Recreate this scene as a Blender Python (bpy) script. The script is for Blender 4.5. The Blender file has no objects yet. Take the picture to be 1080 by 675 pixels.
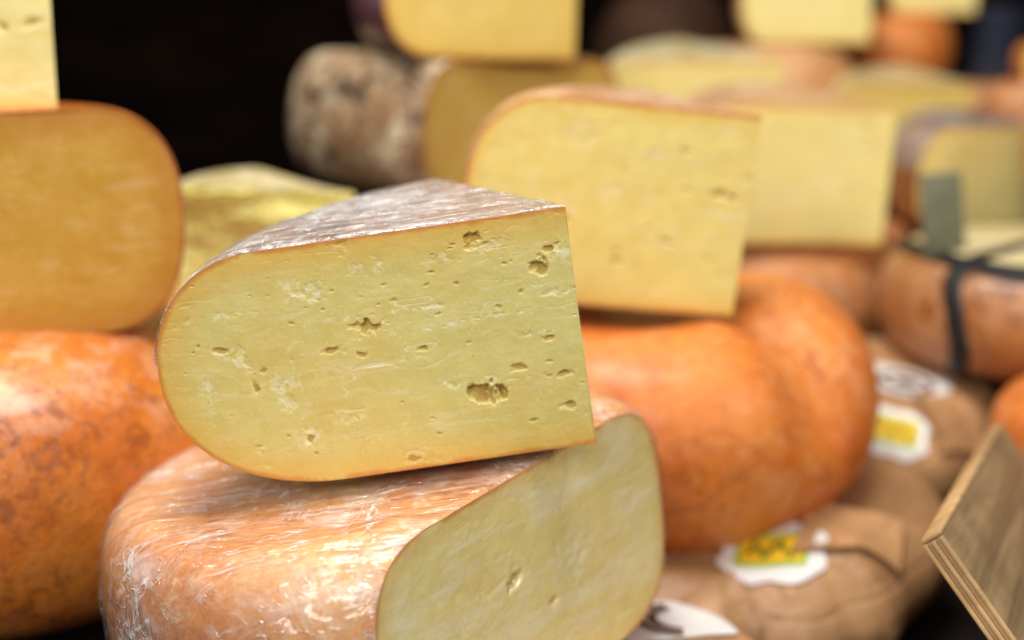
import bpy, bmesh, math, random
import numpy as np
from mathutils import Vector, Matrix, noise
from mathutils.bvhtree import BVHTree
PI=math.pi; R_=math.radians
C=bpy.context.scene.collection
ZC=0.45; PITCH=R_(12)
# ---------------------------------------------------------------- node helpers
class NT:
    def __init__(s,name):
        s.m=bpy.data.materials.new(name); s.m.use_nodes=True
        s.t=s.m.node_tree; s.t.nodes.clear()
        s.out=s.t.nodes.new('ShaderNodeOutputMaterial')
        s.tc=s.t.nodes.new('ShaderNodeTexCoord')
    def n(s,typ,**k):
        x=s.t.nodes.new(typ)
        for a,b in k.items(): setattr(x,a,b)
        return x
    def l(s,a,b): s.t.links.new(a,b)
    def mapping(s,scale=(1,1,1),loc=(0,0,0),rot=(0,0,0),vec=None):
        m=s.n('ShaderNodeMapping'); m.inputs['Scale'].default_value=scale; m.inputs['Location'].default_value=loc; m.inputs['Rotation'].default_value=rot
        s.l(vec if vec is not None else s.tc.outputs['Object'],m.inputs['Vector']); return m.outputs[0]
    def noise(s,scale,detail=4,rough=.55,dist=0,vec=None):
        x=s.n('ShaderNodeTexNoise'); x.inputs['Scale'].default_value=scale; x.inputs['Detail'].default_value=detail
        x.inputs['Roughness'].default_value=rough; x.inputs['Distortion'].default_value=dist
        s.l(vec if vec is not None else s.tc.outputs['Object'],x.inputs['Vector']); return x.outputs['Fac']
    def voro(s,scale,feature='DISTANCE_TO_EDGE',vec=None):
        x=s.n('ShaderNodeTexVoronoi',feature=feature); x.inputs['Scale'].default_value=scale
        s.l(vec if vec is not None else s.tc.outputs['Object'],x.inputs['Vector']); return x.outputs['Distance']
    def ramp(s,fac,stops):
        x=s.n('ShaderNodeValToRGB'); e=x.color_ramp.elements
        while len(e)<len(stops): e.new(.5)
        for i,(p,c) in enumerate(stops):
            e[i].position=p; e[i].color=(c,c,c,1) if not hasattr(c,'__len__') else (*c,1)
        s.l(fac,x.inputs[0]); return x.outputs[0]
    def mix(s,fac,a,b,mode='MIX'):
        x=s.n('ShaderNodeMix',data_type='RGBA',blend_type=mode)
        for v,i in ((fac,0),(a,6),(b,7)):
            if hasattr(v,'is_linked'): s.l(v,x.inputs[i])
            else: x.inputs[i].default_value=v if i==0 else (*v,1)
        return x.outputs[2]
    def math(s,op,a,b=0,clamp=False):
        x=s.n('ShaderNodeMath',operation=op,use_clamp=clamp)
        for v,i in ((a,0),(b,1)):
            if hasattr(v,'is_linked'): s.l(v,x.inputs[i])
            else: x.inputs[i].default_value=v
        return x.outputs[0]
    def attr(s,name):
        x=s.n('ShaderNodeAttribute',attribute_name=name); return x.outputs['Fac']
    def bump(s,h,strength=.3,dist=.001):
        x=s.n('ShaderNodeBump'); x.inputs['Strength'].default_value=strength; x.inputs['Distance'].default_value=dist
        s.l(h,x.inputs['Height']); return x.outputs[0]
    def bsdf(s,color,rough=.5,normal=None,sss=0,sssr=(.01,.006,.003),coat=0,spec=.5):
        p=s.n('ShaderNodeBsdfPrincipled')
        if hasattr(color,'is_linked'): s.l(color,p.inputs['Base Color'])
        else: p.inputs['Base Color'].default_value=(*color,1)
        if hasattr(rough,'is_linked'): s.l(rough,p.inputs['Roughness'])
        else: p.inputs['Roughness'].default_value=rough
        if normal is not None: s.l(normal,p.inputs['Normal'])
        p.inputs['Specular IOR Level'].default_value=spec
        if sss:
            p.inputs['Subsurface Weight'].default_value=sss; p.inputs['Subsurface Radius'].default_value=sssr
            p.inputs['Subsurface Scale'].default_value=1.0
        if coat:
            p.inputs['Coat Weight'].default_value=coat; p.inputs['Coat Roughness'].default_value=.15
        s.l(p.outputs[0],s.out.inputs[0]); return p

def paste_mat(name,base,deep,edge,chalk=(.90,.84,.60),holec=(.56,.34,.08),deep_w=.016,rough=.42,off=0.,sss=0,coat=0,fine=1.,streak=.2,crumb=.5,ck=.6,ew=.0034,film_haze=0):
    t=NT(name)
    v=t.mapping(loc=(off,off*.7,off*1.3))
    n1=t.noise(14,4,.6,.3,v); n2=t.noise(80,4,.65,0,v)
    vs=t.mapping((24,24,150),(off,0,off)); n3=t.noise(1,5,.65,.8,vs)
    col=t.mix(t.ramp(n1,[(.44,0),(.64,.35)]),base,deep)
    col=t.mix(t.ramp(n2,[(.42,0),(.62,.3)]),col,tuple(min(1,c*1.12+.03) for c in base))
    col=t.mix(t.ramp(n3,[(.54,0),(.62,streak)]),col,chalk)
    vo=t.voro(330,'F1',v); crumbs=t.math('MULTIPLY',t.ramp(vo,[(.10,1),(.20,0)]),t.ramp(t.noise(24,2,.6,0,v),[(.46,.15),(.58,crumb)]))
    col=t.mix(crumbs,col,chalk)
    vp=t.voro(210,'F1',t.mapping(loc=(off+4,off,2))); pits=t.math('MULTIPLY',t.ramp(vp,[(.07,1),(.15,0)]),t.ramp(t.noise(31,2,.6,0,v),[(.47,0),(.57,.5)]))
    col=t.mix(pits,col,holec)
    col=t.mix(t.math('MULTIPLY',t.attr('chalk'),ck),col,chalk)
    if film_haze:
        mm=t.mapping((10,10,34),(off,2,1),(.5,.9,.3)); col=t.mix(t.ramp(t.noise(1,4,.6,1.2,mm),[(.46,0),(.60,film_haze)]),col,(.93,.90,.80))  # pale streaks painted into the paste as haze of a missing film
    e=t.attr('edge'); jit=t.math('MULTIPLY',t.math('SUBTRACT',n1,.5),.016)
    e2=t.math('ADD',e,jit)
    g=t.n('ShaderNodeMapRange',interpolation_type='SMOOTHSTEP'); t.l(e2,g.inputs[0]); g.inputs[1].default_value=0; g.inputs[2].default_value=deep_w; g.inputs[3].default_value=.85; g.inputs[4].default_value=0
    col=t.mix(g.outputs[0],col,deep)  # paste colour itself deepens towards the rind
    e3=t.math('ADD',e,t.math('MULTIPLY',t.math('SUBTRACT',n2,.5),.004))
    g2=t.n('ShaderNodeMapRange',interpolation_type='SMOOTHSTEP'); t.l(e3,g2.inputs[0]); g2.inputs[1].default_value=.0005; g2.inputs[2].default_value=ew; g2.inputs[3].default_value=.95; g2.inputs[4].default_value=0
    col=t.mix(g2.outputs[0],col,edge)
    col=t.mix(t.math('MULTIPLY',t.attr('hole'),.8),col,holec)
    h=t.math('ADD',t.math('MULTIPLY',n3,.25),t.math('MULTIPLY',t.noise(420,3,.6,0,v),.7*fine)); h=t.math('SUBTRACT',h,pits)
    b=t.bump(h,.26,.0008)
    t.bsdf(col,t.ramp(n2,[(.35,rough-.1),(.65,rough+.14)]),b,sss=sss,sssr=(.004,.003,.001),coat=coat)
    return t.m

def rind_mat(name,c1,c2,pale,dark,palew=.5,darkw=.4,rough=.38,coat=.25,off=0.,scale=1.,bumps=.6,topbloom=None):
    t=NT(name); v=t.mapping(loc=(off,off*1.7,off*.6))
    n1=t.noise(9*scale,5,.65,.5,v); n2=t.noise(38*scale,5,.72,.4,v); n3=t.noise(240*scale,3,.6,0,v)
    col=t.mix(t.ramp(n1,[(.42,0),(.58,1)]),c1,c2)
    pm=t.math('MULTIPLY',t.ramp(n2,[(.47,0),(.57,1)]),t.ramp(t.noise(11*scale,3,.6,0,v),[(.44,0),(.56,palew)]))
    if topbloom:
        sp=t.n('ShaderNodeSeparateXYZ'); t.l(t.tc.outputs['Object'],sp.inputs[0]); zf=t.n('ShaderNodeMapRange'); t.l(sp.outputs[2],zf.inputs[0]); zf.inputs[1].default_value=topbloom[0]; zf.inputs[2].default_value=topbloom[1]; zf.inputs[3].default_value=.12; zf.inputs[4].default_value=1
        pm=t.math('MULTIPLY',pm,t.math('MULTIPLY',zf.outputs[0],t.ramp(n3,[(.42,.35),(.58,1)])))
    col=t.mix(pm,col,pale)
    d0=t.noise(60*scale,5,.75,1.,v)
    dm=t.math('MULTIPLY',t.ramp(d0,[(.50,0),(.58,1)]),t.ramp(t.noise(13*scale,2,.6,0,v),[(.42,darkw*.25),(.58,darkw)]))
    col=t.mix(dm,col,dark)
    col=t.mix(t.ramp(n3,[(.52,0),(.62,.22)]),col,dark)
    h=t.math('ADD',t.math('MULTIPLY',n2,1.4),t.math('ADD',t.math('MULTIPLY',n3,.35),t.math('MULTIPLY',d0,-.8)))
    t.bsdf(col,t.ramp(n2,[(.42,rough-.08),(.58,rough+.2)]),t.bump(h,bumps,.0022),coat=coat)
    return t.m

def film_mat(name,haze=.10,glint=.8,off=0.,sc=1.,glossy=1.8,lo=.46,hzw=.8):
    t=NT(name); v=t.mapping(loc=(off,off,off))
    def ridge(rot,scl,w,dist=.5):
        m=t.mapping(tuple(a*sc for a in scl),(0,0,0),rot,v); n=t.noise(1,3,.5,dist,m)
        return t.ramp(t.math('ABSOLUTE',t.math('SUBTRACT',n,.5)),[(0,1),(w,0)]),n
    a,na=ridge((.25,.45,.5),(5,32,14),.012); b,nb=ridge((1.0,.2,1.6),(6,46,18),.010); c,nc=ridge((.3,1.1,2.6),(34,6,50),.012)
    d,nd=ridge((.9,.7,.9),(16,110,50),.012)
    patch=t.ramp(t.noise(15,3,.6,.4,v),[(lo,.10),(lo+.12,1)]); patch2=t.ramp(t.noise(19,3,.6,.4,t.mapping(loc=(off+3,1,2))),[(lo,0),(lo+.10,1)])
    crease_glint=t.math('ADD',t.math('MULTIPLY',t.math('MAXIMUM',a,c),patch),t.math('MULTIPLY',t.math('MAXIMUM',b,d),patch2),True)
    hz=t.ramp(t.noise(40,5,.7,1.2,v),[(.47,0),(.60,.5)])
    h=t.math('ADD',t.math('MULTIPLY',crease_glint,.4),t.math('ADD',t.math('MULTIPLY',na,5.),t.math('ADD',t.math('MULTIPLY',nb,4.),t.math('ADD',t.math('MULTIPLY',nd,1.4),t.math('MULTIPLY',nc,3.)))))
    bp=t.bump(h,.75,.0028)
    tr=t.n('ShaderNodeBsdfTransparent'); p=t.n('ShaderNodeBsdfPrincipled')
    p.inputs['Base Color'].default_value=(.95,.93,.92,1); p.inputs['Roughness'].default_value=.15; p.inputs['Specular IOR Level'].default_value=.9
    t.l(bp,p.inputs['Normal'])
    fr=t.n('ShaderNodeFresnel'); fr.inputs['IOR'].default_value=1.45; t.l(bp,fr.inputs['Normal'])
    gl=t.n('ShaderNodeBsdfGlossy'); gl.inputs['Roughness'].default_value=.11; t.l(bp,gl.inputs['Normal'])
    m1=t.n('ShaderNodeMixShader'); t.l(t.math('MINIMUM',t.math('MULTIPLY',fr.outputs[0],glossy),.34),m1.inputs[0]); t.l(tr.outputs[0],m1.inputs[1]); t.l(gl.outputs[0],m1.inputs[2])
    fac=t.math('ADD',t.math('MULTIPLY',crease_glint,glint),t.math('ADD',t.math('MULTIPLY',t.math('MULTIPLY',hz,patch),hzw),haze),True)  # white crease streaks and haze are painted highlights of the film
    m2=t.n('ShaderNodeMixShader'); t.l(fac,m2.inputs[0]); t.l(m1.outputs[0],m2.inputs[1]); t.l(p.outputs[0],m2.inputs[2])
    t.l(m2.outputs[0],t.out.inputs[0]); return t.m

def paper_mat(name,c=(.37,.195,.085),off=0.):
    t=NT(name); v=t.mapping(loc=(off,off,off))
    n=t.noise(14,4,.6,.5,v); f=t.noise(260,3,.6,0,v)
    m=t.mapping((6,6,30),(off,0,0)); r1=t.ramp(t.math('ABSOLUTE',t.math('SUBTRACT',t.noise(1,3,.5,.3,m),.5)),[(0,0),(.04,1)])
    r2=t.ramp(t.voro(9,vec=v),[(0,0),(.06,1)])
    col=t.mix(t.ramp(n,[(.4,0),(.6,1)]),c,tuple(x*1.3 for x in c))
    col=t.mix(t.ramp(f,[(.45,0),(.6,.25)]),col,tuple(x*.6 for x in c))
    h=t.math('ADD',t.math('MULTIPLY',r1,.5),t.math('ADD',t.math('MULTIPLY',r2,.6),t.math('MULTIPLY',n,1.)))
    t.bsdf(col,.5,t.bump(h,.6,.003)); return t.m

def wood_mat(name,c1,c2,rough=.6,stretch=(6,120,60),dist=1.2,spec=.5):
    t=NT(name); v=t.mapping(stretch)
    n=t.noise(1,5,.65,dist,v); n2=t.noise(9,3)
    col=t.mix(t.ramp(n,[(.4,0),(.6,1)]),c1,c2); col=t.mix(t.ramp(n2,[(.45,0),(.6,.4)]),col,tuple(x*.5 for x in c1))
    t.bsdf(col,rough,t.bump(n,.3,.0006),spec=spec); return t.m
def flat_mat(name,c,rough=.5,var=.15,sc=30,spec=.5):
    t=NT(name); n=t.noise(sc,3); col=t.mix(t.ramp(n,[(.4,0),(.6,1)]),c,tuple(min(1,x*(1+var)+.002) for x in c))
    t.bsdf(col,rough,t.bump(n,.2,.0006),spec=spec); return t.m

# ---------------------------------------------------------------- object helpers
def thing(name,label,cat,loc,rot=(0,0,0),group=None):
    o=bpy.data.objects.new(name,None); C.objects.link(o); o.empty_display_size=.02
    M=Matrix.Translation(loc)@Matrix.Rotation(rot[2],4,'Z')@Matrix.Rotation(rot[1],4,'Y')@Matrix.Rotation(rot[0],4,'X')
    o.matrix_world=M; o['label']=label; o['category']=cat
    if group: o['group']=group
    return o,M
def mesh_obj(name,V,F,mat,parent=None,smooth=True,attrs=None):
    me=bpy.data.meshes.new(name)
    V=np.asarray(V,dtype=float)
    me.from_pydata(V.tolist(),[],[list(map(int,f)) for f in F])
    if attrs:
        for k,a in attrs.items():
            at=me.attributes.new(k,'FLOAT','POINT'); at.data.foreach_set('value',np.asarray(a,dtype=np.float32))
    me.materials.append(mat)
    if smooth: me.polygons.foreach_set('use_smooth',[True]*len(me.polygons))
    me.update(); o=bpy.data.objects.new(name,me); C.objects.link(o)
    if parent: o.parent=parent
    return o
def tag(o,label=None,cat=None,kind=None,group=None):
    for k,v in (('label',label),('category',cat),('kind',kind),('group',group)):
        if v: o[k]=v
    return o
def box_vf(x0,x1,y0,y1,z0,z1,b=.002):
    bm=bmesh.new(); bmesh.ops.create_cube(bm,size=1)
    for v in bm.verts: v.co=Vector(((x0+x1)/2+v.co.x*(x1-x0),(y0+y1)/2+v.co.y*(y1-y0),(z0+z1)/2+v.co.z*(z1-z0)))
    if b: bmesh.ops.bevel(bm,geom=bm.edges[:],offset=b,segments=2,affect='EDGES',profile=.5)
    bm.verts.index_update(); V=[tuple(v.co) for v in bm.verts]; F=[[v.index for v in f.verts] for f in bm.faces]; bm.free(); return V,F
def vn(x,y,seed=0):
    xi=np.floor(x).astype(np.int64); yi=np.floor(y).astype(np.int64); fx=x-xi; fy=y-yi
    fx=fx*fx*(3-2*fx); fy=fy*fy*(3-2*fy)
    def h(a,b):
        n=(a*374761393+b*668265263+seed*974634777)&0x7fffffff; n=((n^(n>>13))*1274126177)&0x7fffffff
        return ((n^(n>>16))&0xffff)/65535.
    return (h(xi,yi)*(1-fx)+h(xi+1,yi)*fx)*(1-fy)+(h(xi,yi+1)*(1-fx)+h(xi+1,yi+1)*fx)*fy
def fbm(x,y,seed=0,o=4):
    s=0;a=.5;t=0
    for i in range(o): s=s+a*vn(x*2**i,y*2**i,seed+i*7); t+=a; a*=.5
    return s/t
def sst(a,b,x):
    t=np.clip((x-a)/(b-a),0,1); return t*t*(3-2*t)
def make_warp(seed,amp,freq=14,extra=None):
    rs=np.random.RandomState(seed); Kk=rs.normal(size=(6,3))*freq*.6; ph=rs.uniform(0,6.28,(6,3)); A=rs.normal(size=(6,3))
    def w(P):
        P=np.array(P,dtype=float); D=np.zeros_like(P)
        for i in range(6):
            q=P@Kk[i]
            for j in range(3): D[:,j]+=A[i,j]*np.sin(q+ph[i,j])
        P=P+D*amp*.4
        if extra: P=extra(P)
        return P
    return w
def pw(x,e): return max(0.,x)**e
class Prof:
    def __init__(s,R,H,at,ab,zm=.5,n=2.2):
        s.R,s.H,s.at,s.ab,s.zm,s.n=R,H,at,ab,zm*H,n
    def r(s,z):
        z=np.asarray(z,dtype=float); up=z>=s.zm
        tau=np.where(up,(z-s.zm)/(s.H-s.zm),(s.zm-z)/s.zm); a=np.where(up,s.at,s.ab)
        return s.R-a*(1-np.power(np.clip(1-np.power(np.clip(tau,0,1),s.n),0,1),1/s.n))
    def curve(s,k=18,rings=8):
        pts=[]; e=2/s.n
        for i in range(rings): pts.append(((s.R-s.at)*(i/rings),s.H))
        for i in range(k+1):
            f=PI/2*(1-i/k); pts.append((s.R-s.at+s.at*pw(math.cos(f),e),s.zm+(s.H-s.zm)*pw(math.sin(f),e)))
        for i in range(1,k+1):
            f=PI/2*i/k; pts.append((s.R-s.ab+s.ab*pw(math.cos(f),e),s.zm-s.zm*pw(math.sin(f),e)))
        for i in range(rings-1,-1,-1): pts.append(((s.R-s.ab)*(i/rings),0))
        return pts
def revolve(pr,a0,a1,nt,k=18,rings=8):
    pts=pr.curve(k,rings); full=abs(a1-a0-2*PI)<1e-6
    th=[a0+(a1-a0)*i/nt for i in range(nt if full else nt+1)]
    V=[];F=[];m=len(pts)
    for a in th:
        for (r,z) in pts: V.append((max(r,1e-5)*math.cos(a),max(r,1e-5)*math.sin(a),z))
    N=len(th)
    for i in range(N if full else N-1):
        j=(i+1)%N
        for q in range(m-1): F.append((i*m+q,i*m+q+1,j*m+q+1,j*m+q))
    return np.array(V),F
def face_grid(pr,mode,ang,c,ns,nz):
    f=np.linspace(0,1,nz+1); z=pr.H*(.5-.5*np.cos(PI*f))*.35+pr.H*f*.65
    rz=pr.r(z)
    if mode=='rad': s0=np.zeros_like(rz); s1=rz
    else:
        w=np.sqrt(np.clip(rz**2-c*c,1e-10,None)); s0=-w; s1=w
    g=np.linspace(0,1,ns+1)
    if mode=='chord': g=(.5-.5*np.cos(PI*g))*.3+g*.7
    S=s0[:,None]+(s1-s0)[:,None]*g[None,:]; Z=np.repeat(z[:,None],ns+1,1)
    zz=np.linspace(0,pr.H,240); rr=pr.r(zz)
    if mode=='chord': rr=np.sqrt(np.clip(rr**2-c*c,0,None))
    top=np.linspace(0,rr[-1],80); bot=np.linspace(0,rr[0],80)
    B=np.concatenate([np.stack([rr,zz],1),np.stack([top,np.full(80,pr.H)],1),np.stack([bot,np.zeros(80)],1)])
    s=S.ravel(); zf=Z.ravel(); sa=np.abs(s); E=np.full(len(s),9.)
    for b in B: E=np.minimum(E,(sa-b[0])**2+(zf-b[1])**2)
    E=np.sqrt(E)
    n=ns+1; I=np.arange(nz)[:,None]*n+np.arange(ns)[None,:]; I=I.ravel()
    F=np.stack([I,I+1,I+n+1,I+n],1)
    return s,zf,E,F
def detail(s,z,E,seed,holes,chalks,small=30,R=.2,H=.12,crack=1.,rough=.0003,ssz=1.):
    rs=random.Random(seed); D=np.zeros_like(s); Hh=np.zeros_like(s)
    nx=fbm(s*180,z*180,seed); ny=fbm(s*180+50,z*180+9,seed+3)
    allh=[(a,b,ra,rb,dp,1.) for a,b,ra,rb,dp in holes]
    smin=s.min()
    for i in range(small):
        a=rs.uniform(smin*.9,s.max()*.95); b=rs.uniform(.08,.95)*H; q=rs.uniform(.0004,.0011)*ssz
        allh.append((a,b,q*rs.uniform(1,2.6),q,q*1.2,.5))
    for a,b,ra,rb,dp,w in allh:
        m=(np.abs(s-a)<ra*1.9)&(np.abs(z-b)<rb*1.9)
        if not m.any(): continue
        q1=(s[m]-a)/ra+(nx[m]-.5)*2.2; q2=(z[m]-b)/rb+(ny[m]-.5)*2.2
        rr=np.sqrt(q1**2+q2**2); k=1-sst(.35,1.0,rr)
        D[m]=np.maximum(D[m],dp*k*(.8+.4*nx[m])); Hh[m]=np.maximum(Hh[m],w*sst(.05,.95,k)*(.6+.7*ny[m]))
    Hh=np.clip(Hh,0,1)
    Ck=np.zeros_like(s)
    for a,b,ra,rb in chalks:
        q=np.sqrt(((s-a)/ra+(nx-.5)*2)**2+((z-b)/rb+(ny-.5)*2)**2); k=1-sst(.45,1.1,q)
        Ck=np.maximum(Ck,k*sst(.48,.60,fbm(s*420,z*420,seed+8))*.75) ; D+=k*.0003*sst(.5,.62,fbm(s*300,z*300,seed+5))
    n1=fbm(s*12+3,z*60+seed,seed+20,4); n2=fbm(s*26,z*26,seed+31,3)
    cr=(1-sst(.0,.006,np.abs(n1-.5)))*sst(.48,.58,n2)*crack
    n3=fbm(s*26+13,z*110+seed,seed+40,4); cr2=(1-sst(.0,.008,np.abs(n3-.52)))*sst(.52,.62,fbm(s*24,z*40,seed+61,3))*crack
    cr=np.maximum(cr,cr2*.8)
    D+=cr*.00022; Ck=np.maximum(Ck,cr*.85)
    D+=(fbm(s*20,z*34,seed+70,3)-.5)*rough*3+(fbm(s*260,z*300,seed+71,3)-.5)*rough*.7
    fade=sst(0,.003,E); return D*fade,Hh*fade,Ck*fade*(1-Hh)

def cheese(name,label,cat,loc,rot,pr,kind,M_r,M_f=None,seed=1,amp=.0015,group=None,holes=(),chalks=(),res=(120,70),small=12,extra=None,
           film=None,film_top=False,chord=None,alpha=R_(70),side='L',nt=64,k=18,rings=8,crack=1.,second=True,film_amp=.0012,face_rough=.0003,freq=14,ssz=1.):
    root,M=thing(name,label,cat,loc,rot,group); w=make_warp(seed,amp,freq,extra)
    faces=[]
    if kind=='wedge':
        if side=='L': a0,a1=PI-alpha,PI; faces=[('rad',PI,0,1)]; other=('rad',PI-alpha,0,-1)
        else: a0,a1=0,alpha; faces=[('rad',0,0,-1)]; other=('rad',alpha,0,1)
        if second: faces.append(other)
    else: a0,a1=0,2*PI
    V,F=revolve(pr,a0,a1,nt,k,rings)
    if chord:
        na,c=chord; bm=bmesh.new(); vs=[bm.verts.new(v) for v in V]
        for f in F: bm.faces.new([vs[i] for i in f])
        nrm=Vector((math.cos(na),math.sin(na),0))
        bmesh.ops.bisect_plane(bm,geom=bm.verts[:]+bm.edges[:]+bm.faces[:],plane_co=nrm*c,plane_no=nrm,clear_outer=True)
        bm.verts.index_update(); V=np.array([tuple(v.co) for v in bm.verts]); F=[[v.index for v in f.verts] for f in bm.faces]; bm.free()
        faces=[('chord',na,c,1)]
    rind=mesh_obj('rind',w(V),F,M_r,root)
    bm=bmesh.new(); bm.from_mesh(rind.data); bmesh.ops.remove_doubles(bm,verts=bm.verts,dist=.00004); bmesh.ops.recalc_face_normals(bm,faces=bm.faces)
    if sum((f.normal.dot(f.calc_center_median()-Vector((0,0,pr.H/2))))*f.calc_area() for f in bm.faces)<0: bmesh.ops.reverse_faces(bm,faces=bm.faces)
    bm.to_mesh(rind.data); bm.free()
    for i,(mode,a,c,sg) in enumerate(faces):
        ns,nz=res if i==0 else (50,30)
        s,z,E,FF=face_grid(pr,mode,a,c,ns,nz)
        D,Hh,Ck=detail(s,z,E,seed+i*11,holes if i==0 else (),chalks if i==0 else (),small if i==0 else 8,pr.R,pr.H,crack,face_rough,ssz)
        if mode=='rad':
            u=np.array([math.cos(a),math.sin(a),0]); nr=np.array([-math.sin(a),math.cos(a),0])*sg; P=s[:,None]*u
        else:
            nr=np.array([math.cos(a),math.sin(a),0]); u=np.array([-math.sin(a),math.cos(a),0]); P=s[:,None]*u+c*nr
        P=P+np.stack([0*z,0*z,z],1); P=w(P)-D[:,None]*nr
        if np.dot(np.cross(u,[0,0,1]),nr)<0: FF=FF[:,::-1]
        mesh_obj('cut_face',P,FF,M_f,root,attrs={'edge':E,'hole':Hh,'chalk':Ck})
    if film:
        bm=bmesh.new(); bm.from_mesh(rind.data)
        if film_top: bmesh.ops.delete(bm,geom=[f for f in bm.faces if f.calc_center_median().z<pr.H*.6],context='FACES')
        bmesh.ops.subdivide_edges(bm,edges=bm.edges,cuts=1,use_grid_fill=True)
        bm.normal_update(); bm.verts.index_update(); V2=[]
        for v in bm.verts:
            p=v.co; n=noise.noise(Vector((p.x*30+seed,p.y*60,p.z*30))); n2=abs(noise.noise(Vector((p.x*110,p.y*50+seed,p.z*60))))
            d=.0008+max(0,n)*film_amp*2.2+(.5-n2)*film_amp*.8
            if v.is_boundary: d=.0003
            V2.append(tuple(p+v.normal*max(.0003,d)))
        F2=[[v.index for v in f.verts] for f in bm.faces]; bm.free()
        mesh_obj('plastic_wrap',V2,F2,film,root)
    return root,rind,M

CAM=Vector((0,0,ZC))
def ray(px,py):
    f=Vector((0,math.cos(PITCH),-math.sin(PITCH))); u=Vector((0,math.sin(PITCH),math.cos(PITCH)))
    return (f+Vector((1,0,0))*((px-540)/1500)-u*((py-337.5)/1500)).normalized()
def hit(rind,M,px,py,rad=.025):
    Mi=M.inverted(); o=Mi@CAM; d=(Mi.to_3x3()@ray(px,py)).normalized()
    bvh=BVHTree.FromPolygons([v.co.copy() for v in rind.data.vertices],[list(p.vertices) for p in rind.data.polygons])
    loc,nr,_,_=bvh.ray_cast(o,d)
    if loc is None: print('NO HIT',px,py); return None
    acc=Vector((0,0,0))
    for v in rind.data.vertices:
        if (v.co-loc).length<rad: acc+=v.normal
    nr=acc.normalized() if acc.length>0 else nr
    if nr.dot(d)>0: nr=-nr
    return bvh,loc,nr
def patch(parent,h,name,mat,rad,r0=0,r1=1,a0=0,a1=2*PI,na=64,nr=10,spin=0,off=.0008,cx=0,cy=0,M=None,flat=0.):
    bvh,loc,n=h
    X=(M.inverted().to_3x3()@Vector((1,0,0))); X=(X-n*X.dot(n)).normalized(); Y=n.cross(X)
    if spin: X,Y=X*math.cos(spin)+Y*math.sin(spin),Y*math.cos(spin)-X*math.sin(spin)
    V=[];F=[]
    for i in range(nr+1):
        q=r0+(r1-r0)*i/nr
        for j in range(na+1):
            a=a0+(a1-a0)*j/na; sx,sy=rad(a); p=loc+X*(cx+sx*q)+Y*(cy+sy*q)
            g,gn,_,_=bvh.ray_cast(p+n*.04,-n)
            if g is None: g=p-n*.01
            g=g+n*(off+flat*(q**3))
            V.append(tuple(g))
    for i in range(nr):
        for j in range(na):
            k=i*(na+1)+j; F.append((k,k+1,k+na+2,k+na+1))
    return mesh_obj(name,V,F,mat,parent)
def superell(w,h,n=6):
    def f(a):
        c,s=math.cos(a),math.sin(a); q=(abs(c)**n+abs(s)**n)**(-1/n); return (w*c*q,h*s*q)
    return f
def scallop(w,h,amp=.06):
    def f(a):
        q=(abs(math.cos(a))**2.8+abs(math.sin(a))**2.8)**(-1/2.8)*(1-amp*abs(math.cos(2*a))**8+amp*.5*math.cos(8*a+PI)); return (w*math.cos(a)*q,h*math.sin(a)*q)
    return f
def poly(pts):
    def f(a):
        d=(math.cos(a),math.sin(a)); best=1e9
        for (x0,y0),(x1,y1) in zip(pts,pts[1:]+pts[:1]):
            ex,ey=x1-x0,y1-y0; den=d[0]*ey-d[1]*ex
            if abs(den)<1e-12: continue
            t=(x0*ey-y0*ex)/den; s=(x0*d[1]-y0*d[0])/den
            if t>0 and -1e-6<=s<=1+1e-6: best=min(best,t)
        if best>1e8: best=0
        return (d[0]*best,d[1]*best)
    return f
def W(x,y,h): return Vector((x,y,ZC-h))

# ---------------------------------------------------------------- materials
m_main=paste_mat('aged cheese paste',(.71,.625,.215),(.76,.49,.10),(.68,.27,.05),holec=(.50,.30,.055),off=.3,sss=.22,deep_w=.024,streak=.22,chalk=(.90,.86,.60),ck=.75)
m_warm=paste_mat('warm cheese paste',(.82,.67,.21),(.81,.54,.12),(.66,.27,.06),off=1.7,streak=.3,ew=.0045)
m_pale=paste_mat('pale cheese paste',(.84,.72,.27),(.82,.60,.16),(.66,.31,.09),off=2.9,ew=.0045)
m_amber=paste_mat('amber cheese paste',(.54,.30,.033),(.47,.20,.02),(.34,.11,.02),off=4.1,streak=.1,deep_w=.03)
m_gold=paste_mat('golden cheese paste',(.78,.57,.14),(.70,.42,.06),(.5,.2,.04),off=5.3,streak=.1,ew=.005)
m_goldd=paste_mat('deep golden cheese paste',(.56,.36,.065),(.48,.25,.03),(.4,.14,.03),off=5.9,streak=.1)
m_dull=paste_mat('cheese paste with painted film haze',(.78,.655,.26),(.74,.54,.19),(.62,.30,.10),off=6.6,rough=.30,coat=.7,streak=.35,film_haze=.25)
m_green=paste_mat('crumbly cheese paste',(.78,.73,.20),(.66,.57,.12),(.55,.45,.12),off=8.1,streak=.5)
r_orange=rind_mat('orange rind',(.66,.165,.022),(.78,.255,.042),(.84,.42,.18),(.38,.09,.015),.45,.65,rough=.46,off=.5,bumps=.6,coat=.12)
r_mid=rind_mat('tan orange rind',(.64,.23,.06),(.76,.35,.12),(.84,.56,.34),(.36,.12,.04),.55,.6,rough=.5,off=1.5,bumps=.6,coat=.06)
r_deep=rind_mat('deep orange rind',(.60,.155,.014),(.72,.24,.03),(.80,.50,.36),(.30,.08,.02),.62,.8,off=2.2,coat=.4,bumps=.5,topbloom=(.10,.18),scale=1.3)
r_pink=rind_mat('salmon rind under film',(.78,.31,.10),(.85,.45,.19),(.92,.70,.50),(.50,.16,.05),.7,.5,off=3.1,bumps=.3)
r_main=rind_mat('amber rind',(.40,.22,.13),(.52,.34,.23),(.70,.62,.56),(.18,.115,.11),.9,.8,off=4.4)
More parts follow.
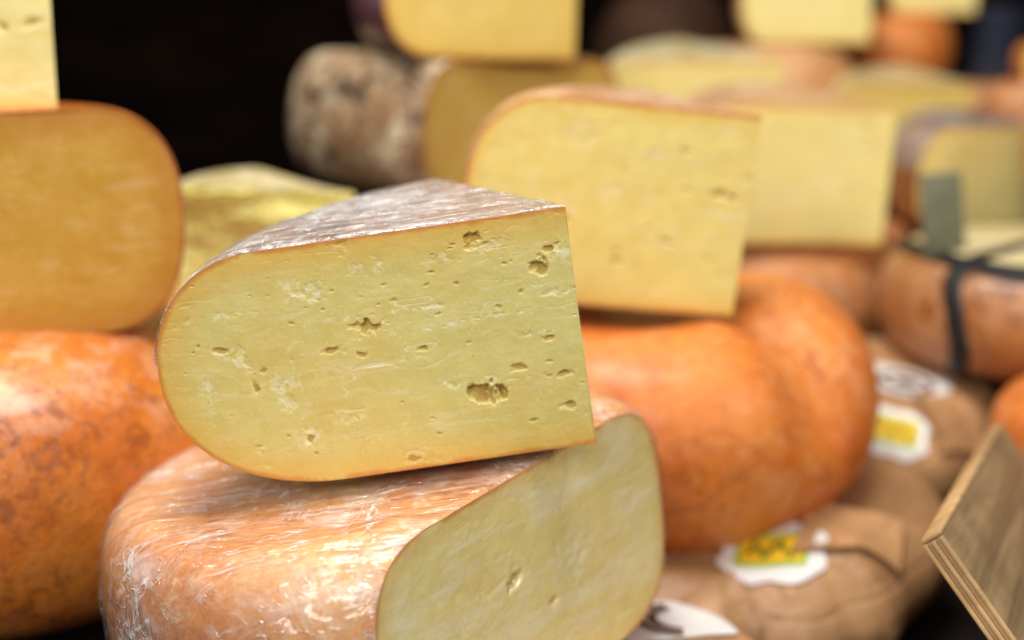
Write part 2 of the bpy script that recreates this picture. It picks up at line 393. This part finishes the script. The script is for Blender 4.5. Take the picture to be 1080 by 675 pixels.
r_wrap=rind_mat('whitish tan rind',(.62,.29,.11),(.72,.42,.22),(.84,.70,.56),(.34,.16,.08),.7,.6,off=4.9)
r_mott=rind_mat('mottled brown rind',(.26,.14,.06),(.42,.27,.14),(.74,.62,.42),(.018,.012,.01),1.,1.,rough=.7,coat=0,off=5.1,scale=.85,bumps=1.)
r_purple=rind_mat('plum rind',(.12,.04,.055),(.20,.08,.10),(.42,.26,.32),(.03,.02,.02),.6,.6,off=6)
r_tan=rind_mat('tan rind',(.64,.27,.09),(.74,.40,.18),(.86,.68,.50),(.34,.14,.05),.7,.6,off=7.7)
r_cream=rind_mat('cream rind',(.70,.57,.25),(.80,.69,.38),(.88,.82,.58),(.45,.30,.13),.6,.6,off=8.8)
r_brown=rind_mat('brown orange rind',(.32,.11,.028),(.46,.18,.05),(.58,.33,.18),(.13,.045,.02),.5,.7,off=9.8)
film1=film_mat('cling film',.03,.50,.2,1.,1.7,.47,.6); film2=film_mat('cling film on top of wedge',.12,.5,1.2,1.3,1.9,.42)
paperA=paper_mat('kraft paper',off=.4); paperB=paper_mat('kraft paper lighter',(.42,.225,.10),off=1.4)
m_white=flat_mat('label white',(.74,.72,.70),.6,.03,spec=.3); m_yellow=flat_mat('label yellow',(.88,.52,.02),.5,.05,spec=.3); m_ink=flat_mat('label brown ink',(.12,.04,.018),.6,.1); m_ochre=flat_mat('label green ink',(.08,.15,.02),.5,.1)
m_grn=flat_mat('label green border',(.36,.48,.05),.5,.1)
m_dark=wood_mat('dark stained wood',(.008,.006,.005),(.015,.010,.008),.8,spec=.15)
m_wall=wood_mat('dark back panel',(.002,.0015,.0012),(.009,.0045,.003),.9,(3,3,20),spec=.02)
m_red=flat_mat('dark red brown box',(.016,.007,.005),.7,.4,spec=.15)
m_ply=wood_mat('plywood face',(.18,.11,.05),(.32,.21,.10),.55,(5,70,30),.5); m_plye=wood_mat('plywood edge',(.46,.27,.11),(.66,.43,.20),.6,(120,20,20)); m_plyd=wood_mat('plywood dark layer',(.32,.18,.07),(.46,.27,.12),.6,(120,20,20))
m_black=flat_mat('black ribbon',(.010,.010,.011),.5,.2,spec=.3); m_slate=flat_mat('grey green card',(.11,.11,.06),.6,.3); m_blue=flat_mat('blue plastic',(.02,.03,.055),.4,.3)

GW='cut cheese wedges'; GO='whole round cheeses'; GP='paper wrapped round cheeses'
# ---------------------------------------------------------------- main wedge
K=.72/1500
def fpx(px,py):
    dx,dy=(px-628)*K,(467-py)*K*1.03; c,s_=math.cos(R_(8)),math.sin(R_(8))
    return (-dx*c-dy*s_, dy*c-dx*s_)
hl=[(490,247,14,7,5),(566,273,9,8,5),(577,254,9,5,3),(380,338,20,8,5),(508,412,21,11,8),(342,363,10,4,3),(370,367,7,3,2),(437,362,6,4,2.5),
 (225,361,7,4,2),(600,426,8,4,3),(595,388,7,4,3),(543,382,9,4,2),(300,332,4,2,1),(410,309,4,2,1),(574,351,6,3,2),(521,317,4,3,1),
 (258,402,4,7,1.5),(268,381,4,4,1),(314,458,5,4,1.5),(475,290,3,2,1),(352,247,6,5,1),(426,482,7,4,1),(455,455,3,2,1),(560,440,4,2,1),(545,300,3,2,1)]
holes=[(*fpx(a,b),ra*K*1.2,rb*K*1.25,dp*K*1.5) for a,b,ra,rb,dp in hl]
ck=[(325,298,14,20),(382,270,22,8),(455,267,18,8),(430,481,24,9),(205,402,6,22),(242,375,10,16),(262,480,10,12),(215,326,40,3),(290,410,12,18),(590,262,14,8),(350,250,12,10),(505,252,26,5),(580,300,20,3),(300,300,10,14),(560,345,24,3),(400,375,50,3),(508,397,18,5),(230,362,14,9),(310,455,14,12),(440,340,60,2.),(520,325,50,2.),(400,322,80,2.5),(470,400,14,5),(360,440,14,5),(300,380,8,20),(560,392,20,3),(345,430,40,2)]
chalks=[(*fpx(a,b),ra*K*1.2,rb*K*1.2) for a,b,ra,rb in ck]
cheese('cheese_wedge','sharp pale yellow cheese wedge with ragged holes, on the film wrapped cheese in front','cheese',
  W(.0445,.722,.2195),(R_(2.5),R_(-8),R_(2)),Prof(.2195,.1275,.060,.088,.52,2.15),'wedge',r_main,m_main,seed=5,amp=.0009,group=GW,holes=holes,chalks=chalks,
  res=(560,340),small=46,alpha=R_(66),nt=90,k=26,rings=16,film=film2,film_top=True,film_amp=.0007,freq=12)
cheese('wrapped_cheese','cling film wrapped orange cheese with cut side facing right, under the sharp front wedge','cheese',
  W(-.060,.785,.376),(R_(1),R_(-8),0),Prof(.164,.130,.038,.046,.5,2.9),'whole',r_pink,m_dull,seed=9,amp=.0025,chord=(R_(-37),.106),res=(200,110),
  small=16,nt=150,k=26,rings=20,film=film1,film_amp=.0015,
  holes=[(-.02,.075,.007,.004,.003),(.01,.05,.004,.003,.002)],chalks=[(-.02,.08,.02,.01),(.03,.06,.02,.02)],crack=.8)
# ---------------------------------------------------------------- middle right stack
cheese('cheese_wedge','large warm yellow cheese wedge resting on the dented orange wheel behind the sharp wedge','cheese',
  W(.158,1.0,.210),(R_(2.5),R_(6),R_(7)),Prof(.201,.144,.058,.07,.55,2.2),'wedge',r_wrap,m_warm,seed=14,amp=.0012,group=GW,
  holes=[(.012,.085,.005,.003,.004),(.022,.087,.006,.003,.004),(.055,.05,.005,.002,.003),(.09,.035,.006,.002,.003),(.13,.06,.005,.003,.003),(.05,.115,.006,.002,.003)],
  chalks=[(.13,.12,.012,.01),(.1,.08,.01,.008),(.07,.11,.014,.006),(.15,.07,.01,.012)],res=(240,150),alpha=R_(65),small=36,ssz=1.5)
def dent(P):
    x,y,z=P[:,0],P[:,1],P[:,2]
    d=np.exp(-(((x-.00)/.085)**2+((y-.0)/.19)**2)); up=sst(.04,.14,z)
    P=P.copy(); P[:,2]-=up*(.028*d)
    th=np.arctan2(y,x); g=np.exp(-((th+.80)/.25)**2)*sst(.05,.14,np.hypot(x,y))*up
    P[:,2]-=g*.020; P[:,0]-=g*.017*np.cos(th); P[:,1]-=g*.017*np.sin(th)
    return P
cheese('round_cheese','bulging orange round cheese with dented top, under the large warm yellow wedge','cheese',
  W(.110,1.085,.388),(0,R_(-3),0),Prof(.177,.190,.092,.092,.5,2.05),'whole',r_orange,seed=21,amp=.005,group=GO,extra=dent,nt=120,rings=14)
# ---------------------------------------------------------------- left stack
cheese('round_cheese','deep orange round cheese with pale bloom at far left, under the amber wedge','cheese',
  W(-.380,.985,.390),(R_(0),R_(1),0),Prof(.212,.189,.10,.085,.46,2.2),'whole',r_deep,seed=33,amp=.004,group=GO,nt=120,rings=12)
cheese('cheese_wedge','amber cheese wedge with rounded right side, lying on the deep orange cheese at left','cheese',
  W(-.413,.885,.203),(0,R_(-1),R_(10)),Prof(.205,.145,.060,.060,.52,2.4),'wedge',r_deep,m_amber,seed=41,amp=.0015,group=GW,side='R',alpha=R_(75),res=(160,100),small=8,crack=.3)
cheese('cheese_wedge','top left corner cheese wedge with film over it, standing on the amber wedge','cheese',
  W(-.292,.925,.058),(0,0,0),Prof(.19,.12,.06,.05,.5,2.4),'wedge',r_tan,m_pale,seed=47,amp=.001,group=GW,alpha=R_(60),res=(120,80),film=film1,
  holes=[(.014,.055,.006,.003,.004),(.03,.053,.006,.003,.004)],small=14,chalks=[(.02,.012,.03,.01)])
cheese('cheese_wedge','crumbly yellow cheese piece half hidden between the amber wedge and the sharp wedge','cheese',
  W(-.14,1.13,.248),(R_(3),R_(4),R_(14)),Prof(.16,.114,.05,.05,.5,2.4),'wedge',r_cream,m_green,seed=52,amp=.006,group=GW,alpha=R_(60),res=(160,100),small=60,crack=2,face_rough=.006,freq=34)
# ---------------------------------------------------------------- upper centre
cheese('cut_round_cheese','mottled brown rind cheese with a golden cut side, behind the sharp wedge','cheese',
  W(-.056,1.43,.156),(0,R_(2),0),Prof(.163,.120,.04,.04,.5,2.3),'whole',r_mott,m_goldd,seed=60,amp=.005,chord=(R_(-42),.090),res=(100,60))
cheese('cheese_wedge','golden cheese wedge with dark plum rind, sitting on the mottled brown cheese','cheese',
  W(.060,1.38,.040),(0,R_(2),R_(36)),Prof(.212,.11,.045,.05,.5,2.2),'wedge',r_purple,m_gold,seed=66,amp=.001,group=GW,alpha=R_(80),res=(90,60))
# ---------------------------------------------------------------- right middle
cheese('cheese_wedge','pale yellow square edged cheese wedge just right of the large warm yellow one','cheese',
  W(.357,1.36,.216),(R_(6),R_(1),R_(4)),Prof(.225,.134,.05,.05,.5,2.3),'wedge',r_wrap,m_pale,seed=70,amp=.001,group=GW,alpha=R_(60),res=(90,60),small=20,ssz=2)
cheese('cheese_wedge','whitish yellow cheese wedge whose top shows behind the two big yellow wedges','cheese',
  W(.30,1.62,.165),(R_(8),0,R_(5)),Prof(.21,.12,.04,.05,.5,2.3),'wedge',r_cream,m_pale,seed=74,amp=.001,group=GW,alpha=R_(60),res=(60,40))
cheese('round_cheese','tan orange round cheese under the pale square edged wedge at right','cheese',
  W(.265,1.525,.335),(0,0,0),Prof(.178,.125,.055,.055,.5,2.2),'whole',r_mid,seed=77,amp=.002,group=GO)
rb,rbr,rbM=cheese('round_cheese','brown orange cheese with cream top tied with black ribbon at the right edge','cheese',
  W(.487,1.285,.307),(0,0,0),Prof(.150,.105,.05,.05,.5,2.2),'whole',r_brown,seed=80,amp=.002,group=GO)
pr=Prof(.150,.105,.05,.05,.5,2.2)
V=[];F=[]
for i in range(9):
    for j in range(48):
        r=.128*i/8+1e-5; a=2*PI*j/48; rr_=.10
        z=.105 if r<=rr_ else .0525+.0525*(1-((r-rr_)/.05)**2.2)**(1/2.2)
        V.append((r*math.cos(a),r*math.sin(a),z+.0012))
for i in range(8):
    for j in range(48): F.append((i*48+j,i*48+(j+1)%48,(i+1)*48+(j+1)%48,(i+1)*48+j))
wq=make_warp(80,.002)
mesh_obj('cream_top',wq(np.array(V)),F,r_cream,rb)
def band(ang,wid,parent,pr,warp,name='ribbon'):
    V=[];F=[];pts=pr.curve(14,6)
    for i,(r,z) in enumerate(pts):
        cz=pr.H/2; aa=ang+.05*math.sin(i*.35)
        rr=r+.0026*max(0,(r-(pr.R-.06)))/.06; zz=z+.0026*(1 if z>cz else -1)
        for s_ in (-1,1):
            c,s=math.cos(aa),math.sin(aa); V.append((rr*c-s*s_*wid/2,rr*s+c*s_*wid/2,zz))
    for i in range(len(pts)-1): F.append((2*i,2*i+1,2*i+3,2*i+2))
    o=mesh_obj(name,warp(np.array(V)),F,m_black,parent); md=o.modifiers.new('s','SOLIDIFY'); md.thickness=.0015; md.offset=1; return o
band(R_(-138),.018,rb,pr,wq)
V=[];F=[]
for j in range(97):
    a=2*PI*j/96
    for q in range(4):
        r=.119+.005*math.sin(3*a+1)+.014*q/3; z=.0525+.0525*(1-((r-.10)/.05)**2.2)**(1/2.2); V.append(((r+.002)*math.cos(a),(r+.002)*math.sin(a),z+.003))
for j in range(96):
    for q in range(3): F.append((4*j+q,4*j+q+1,4*j+q+5,4*j+q+4))
mesh_obj('ribbon',wq(np.array(V)),F,m_black,rb)
cd,_=thing('price_card','small blank grey green card standing on the ribbon tied cheese','card',W(.381,1.235,.206),(R_(-8),R_(-4),R_(6)))
V,F=box_vf(-.019,.019,-.0015,.0015,0,.074,.0007); mesh_obj('card_panel',V,F,m_slate,cd)
V,F=box_vf(-.012,.012,-.012,.012,-.004,.002,.001); mesh_obj('card_foot',V,F,m_dark,cd)
cheese('cheese_wedge','pale cheese wedge with reddish brown rind behind the grey green card','cheese',
  W(.60,1.52,.222),(R_(3),0,R_(20)),Prof(.200,.112,.04,.04,.5,2.3),'wedge',r_brown,m_pale,seed=90,amp=.001,group=GW,alpha=R_(70),res=(60,40),film=film2,film_top=True)
cheese('round_cheese','small orange cheese at the right edge above the plywood tray','cheese',
  W(.474,1.09,.365),(0,0,0),Prof(.088,.080,.035,.035,.5,2.2),'whole',r_orange,seed=93,amp=.002,group=GO)
# ---------------------------------------------------------------- paper wrapped cheeses
def crumple(seed,kf=1.,am=1.):
    rs=np.random.RandomState(seed); Kc=rs.normal(size=(6,3))*np.array([16,16,14])*kf; ph=rs.uniform(0,6.28,6)
    def tri(a):
        t=np.abs(((a/PI)%1.)*2-1); return np.sqrt(t*t+.01)
    def f(P):
        x,y,z=P[:,0],P[:,1],P[:,2]; th=np.arctan2(y,x); r=np.hypot(x,y)
        pl=(tri(th*5+seed+2*np.sin(th*2+seed))-.5)*.009*sst(.07,.14,r)
        q=np.zeros_like(x)
        for i in range(6): q+=tri(P@Kc[i]*.9+ph[i])*(1. if i<4 else .4)
        cr=(q/4.8-.5)*.036*am
        P=P.copy(); P[:,0]+=np.cos(th)*(pl+cr); P[:,1]+=np.sin(th)*(pl+cr); P[:,2]+=cr*.7*sst(.0,.03,z); return P
    return f
pa,par,paM=cheese('paper_wrapped_cheese','brown paper wrapped cheese with white and yellow sticker, under the dented orange cheese','wrapped cheese',
  W(.165,1.05,.448),(R_(6),R_(-5),0),Prof(.168,.088,.05,.04,.5,1.7),'whole',paperA,seed=101,amp=.002,group=GP,extra=crumple(3),nt=260,k=30,rings=34)
pb,pbr,pbM=cheese('paper_wrapped_cheese','brown paper wrapped cheese with big white label above its small sticker at right','wrapped cheese',
  W(.325,1.25,.425),(R_(8),R_(4),0),Prof(.118,.118,.05,.04,.5,1.8),'whole',paperB,seed=104,amp=.002,group=GP,extra=crumple(5,.8),nt=220,k=30,rings=26)
pc,pcr,pcM=cheese('paper_wrapped_cheese','brown paper wrapped cheese with ringed white label at the bottom edge of the photo','wrapped cheese',
  W(.040,.775,.448),(0,0,0),Prof(.140,.070,.03,.035,.5,2.6),'whole',paperB,seed=107,amp=.001,group=GP,extra=crumple(8,.7,.4),nt=200,k=24,rings=24)
def flap(parent,rind,M,px,py,pts,spin,mat):
    H=hit(rind,M,px,py)
    if H: patch(parent,H,'paper_flap',mat,poly(pts),spin=spin,M=M,off=.0012,flat=.005,na=72)
flap(pa,par,paM,890,560,[(-.045,-.02),(.03,-.035),(.05,.01),(-.01,.04)],R_(10),paperB)
flap(pa,par,paM,760,640,[(-.04,-.02),(.045,-.02),(.0,.03)],R_(-20),paperA)
flap(pb,pbr,pbM,1000,440,[(-.02,-.04),(.03,-.03),(.02,.03),(-.03,.02)],R_(5),paperA)
def badge(parent,rind,M,px,py,w,h,spin):
    H=hit(rind,M,px,py,.035)
    if not H: return
    b=patch(parent,H,'sticker',m_white,scallop(w,h),spin=spin,M=M,off=.0022,na=96)
    patch(b,H,'printed_border',m_grn,superell(w*.68,h*.56,10),spin=spin,M=M,off=.0028)
    patch(b,H,'yellow_panel',m_yellow,superell(w*.58,h*.40,10),spin=spin,M=M,off=.0033)
    for i in range(5):
        x=-w*.40+i*w*.20
        patch(b,H,'lettering',m_ochre,superell(w*.05,h*.26,4),spin=spin+(.3 if i%2 else -.25),M=M,off=.0039,cx=x,cy=0,na=16,nr=2)
badge(pa,par,paM,815,584,.038,.033,R_(-14))
badge(pb,pbr,pbM,944,455,.028,.023,R_(-14))
H=hit(pbr,pbM,955,406)
if H:
    b=patch(pb,H,'paper_label',m_white,superell(.036,.034,7),spin=R_(-25),M=pbM,off=.0016)
    patch(b,H,'printed_ring',m_ink,superell(.025,.024,2),r0=.70,r1=1,M=pbM,off=.0026,nr=3)
    patch(b,H,'printed_mark',m_ink,superell(.011,.008,2),r0=.1,r1=1,M=pbM,off=.0026,nr=3)
H=hit(pcr,pcM,706,655,.04)
if H:
    b=patch(pc,H,'paper_label',m_white,superell(.037,.030,14),spin=R_(12),M=pcM,off=.0022)
    for rr_,w_ in ((.030,.84),(.0225,.76)):
        patch(b,H,'printed_ring',m_ink,superell(rr_,rr_*.88,2),r0=w_,r1=1,a0=R_(110),a1=R_(265),M=pcM,off=.0032,nr=2,cx=.008,cy=-.002)
# ---------------------------------------------------------------- upper right background
def small_round(lab,x,y,hb,R,H,m,seed): return cheese('round_cheese',lab,'cheese',W(x,y,hb),(0,0,0),Prof(R,H,H*.4,H*.4,.5,2.2),'whole',m,seed=seed,amp=.002,group=GO,nt=48,k=10,rings=5)
def small_wedge(lab,x,y,hb,R,H,mr_,mf,seed,yaw=0,al=70,tx=0): return cheese('cheese_wedge',lab,'cheese',W(x,y,hb),(R_(tx),0,R_(yaw)),Prof(R,H,H*.35,H*.35,.5,2.2),'wedge',mr_,mf,seed=seed,amp=.001,group=GW,alpha=R_(al),res=(40,30),nt=24,k=10,rings=5,small=4)
small_round('blurred orange cheese at the back, below the pale wedge at the top edge',.335,1.90,.15,.115,.118,r_tan,120)
small_wedge('pale wedge at the top edge of the photo, on a blurred orange cheese',.455,1.84,.032,.17,.10,r_tan,m_pale,121,8)
small_round('cream cheese at the back, under the bright orange cheese near the top right',.53,2.0,.15,.09,.062,r_cream,122)
small_round('bright orange cheese high at the back right',.53,2.0,.087,.078,.092,r_orange,123)
small_wedge('little yellow wedge at the top edge, on the bright orange back cheese',.63,1.98,-.005,.12,.06,r_cream,m_pale,124)
small_wedge('low yellow wedge in front of the bright orange back cheese',.56,1.76,.15,.17,.072,r_cream,m_gold,125,0,70,8)
small_round('low orange cheese beside the yellow wedge at the back right',.655,1.78,.15,.075,.072,r_mid,126)
small_wedge('golden cheese wedge cut off by the right edge of the photo',.66,1.36,.19,.165,.15,r_tan,m_gold,127,30)
small_round('tan cheese at the back beneath the dark blue tub',.68,2.04,.15,.09,.06,r_tan,128)
small_round('orange cheese at the far right of the back step',.80,1.90,.15,.08,.12,r_orange,129)
small_wedge('yellow wedge lying on the low orange cheese at the back right',.72,1.77,.079,.10,.05,r_orange,m_gold,130,10)
small_round('brownish cheese at the back between the orange cheese and the yellow wedges',.44,2.08,.15,.06,.13,r_brown,131)
small_round('dark brown round added for the background tone behind the plum rind wedge',.22,2.08,.15,.10,.19,flat_mat('dark background brown',(.045,.02,.01),.7,.5,12,spec=.15),132)  # added shape; its dark base colour supplies the brown background tone
bt,_=thing('plastic_tub','dark blue plastic tub at the back in the top right corner','tub',W(.68,2.04,.088),(0,0,0))
V=[];F=[]
prf=[(.0,.003),(.045,.003),(.05,.01),(.06,.13),(.064,.135),(.064,.142),(.058,.142),(.055,.13),(.046,.014),(.0,.012)]
for j in range(32):
    for r,z in prf: V.append((max(r*.7,1e-4)*math.cos(2*PI*j/32),max(r*.7,1e-4)*math.sin(2*PI*j/32),z*.7))
for j in range(32):
    for q in range(len(prf)-1): F.append((j*10+q,((j+1)%32)*10+q,((j+1)%32)*10+q+1,j*10+q+1))
mesh_obj('tub_body',V,F,m_blue,bt)
# ---------------------------------------------------------------- plywood tray
A=W(.2205,.72,.2765); B=W(.349,1.0,.298); Cc=W(.255,.70,.325)
L1=(B-A).length
e1=(B-A).normalized(); e2=(Cc-A); e2=(e2-e1*e2.dot(e1)).normalized(); e3=e1.cross(-e2).normalized()
cr=bpy.data.objects.new('plywood_tray',None); C.objects.link(cr)
Mx=Matrix((e1,-e2,e3)).transposed().to_4x4()
Mx.translation=A+e2*.16; cr.matrix_world=Mx
tag(cr,'plywood tray with light layered edges, tipped up in the lower right corner','tray')
V,F=box_vf(0,L1,0,.16,0,.012,.0006); mesh_obj('side_board',V,F,m_ply,cr)
rj=random.Random(4)
for i in range(5):
    V,F=box_vf(-.0030+rj.uniform(-.0006,.0006),-.0002,0,.16-rj.uniform(0,.0012),.0024*i+.0001,.0024*i+.0023,.0003); mesh_obj('edge_layer',V,F,m_plyd if i%2 else m_plye,cr)
V,F=box_vf(0,L1,.1602,.163,0,.012,.0008); mesh_obj('top_strip',V,F,m_plye,cr)
# ---------------------------------------------------------------- setting
V,F=box_vf(-1.6,1.8,.35,2.6,-.04,0,0); tag(mesh_obj('counter',V,F,m_dark,smooth=False),kind='structure')
V,F=box_vf(-2.2,2.6,2.6,2.65,-1,2.2,0); tag(mesh_obj('wall',V,F,m_wall,smooth=False),kind='structure')
def riser(lab,x0,x1,y0,y1,h,m=m_dark):
    V,F=box_vf(x0,x1,y0,y1,.0005,ZC-h,.003); o=mesh_obj('riser_box',V,F,m,smooth=False); tag(o,lab,'box',group='dark riser boxes'); return o
riser('dark red brown box under the deep orange cheese at far left',-.62,-.225,.90,1.17,.3915,m_red)
riser('dark box under the crumbly yellow piece',-.31,-.14,1.10,1.24,.2495)
riser('tall dark box under the mottled brown cheese',-.20,.10,1.33,1.62,.1575)
riser('dark box under the tan orange cheese at right',.11,.41,1.41,1.66,.3365)
riser('dark box under the pale wedge with reddish brown rind',.45,.74,1.47,1.69,.2235)
riser('long dark step carrying the small cheeses at the back right',.12,1.0,1.71,2.2,.1515)
riser('dark box under the small orange cheese above the plywood tray',.42,.53,1.03,1.15,.3665)
riser('dark box under the golden wedge at the right edge',.65,.85,1.20,1.44,.1915)
# ---------------------------------------------------------------- light
w=bpy.data.worlds.new('World'); bpy.context.scene.world=w; w.use_nodes=True
w.node_tree.nodes['Background'].inputs[0].default_value=(.85,.88,1,1); w.node_tree.nodes['Background'].inputs[1].default_value=.06
def area(name,loc,target,sx,sy,power,col):
    L=bpy.data.lights.new(name,'AREA'); L.shape='RECTANGLE'; L.size=sx; L.size_y=sy; L.energy=power; L.color=col
    o=bpy.data.objects.new(name,L); C.objects.link(o); o.location=loc; d=Vector(target)-Vector(loc); o.rotation_euler=d.to_track_quat('-Z','Y').to_euler(); return o
area('overhead_lamp',(-.2,.75,1.7),(.1,1.05,.2),1.0,.5,32,(1,.97,.92))
area('front_softbox',(-.5,-.95,1.25),(0,.85,.25),1.2,.8,27,(1,.97,.93))  # added softbox that brightens the front faces; no window is there
area('side_fill',(1.3,-.1,1.1),(.1,.9,.2),.6,.6,12,(1,.95,.88))  # added fill that brightens the wrapped cheese's cut side
bpy.context.scene.view_settings.view_transform='Standard'; bpy.context.scene.view_settings.look='None'; bpy.context.scene.view_settings.exposure=0
cam=bpy.data.cameras.new('camera'); co=bpy.data.objects.new('camera',cam); C.objects.link(co); bpy.context.scene.camera=co
co.location=CAM; co.rotation_euler=(PI/2-PITCH,0,0); cam.lens=50; cam.sensor_width=36; cam.clip_start=.02; cam.clip_end=50
cam.dof.use_dof=True; cam.dof.focus_distance=.715; cam.dof.aperture_fstop=2.4; cam.dof.aperture_blades=9
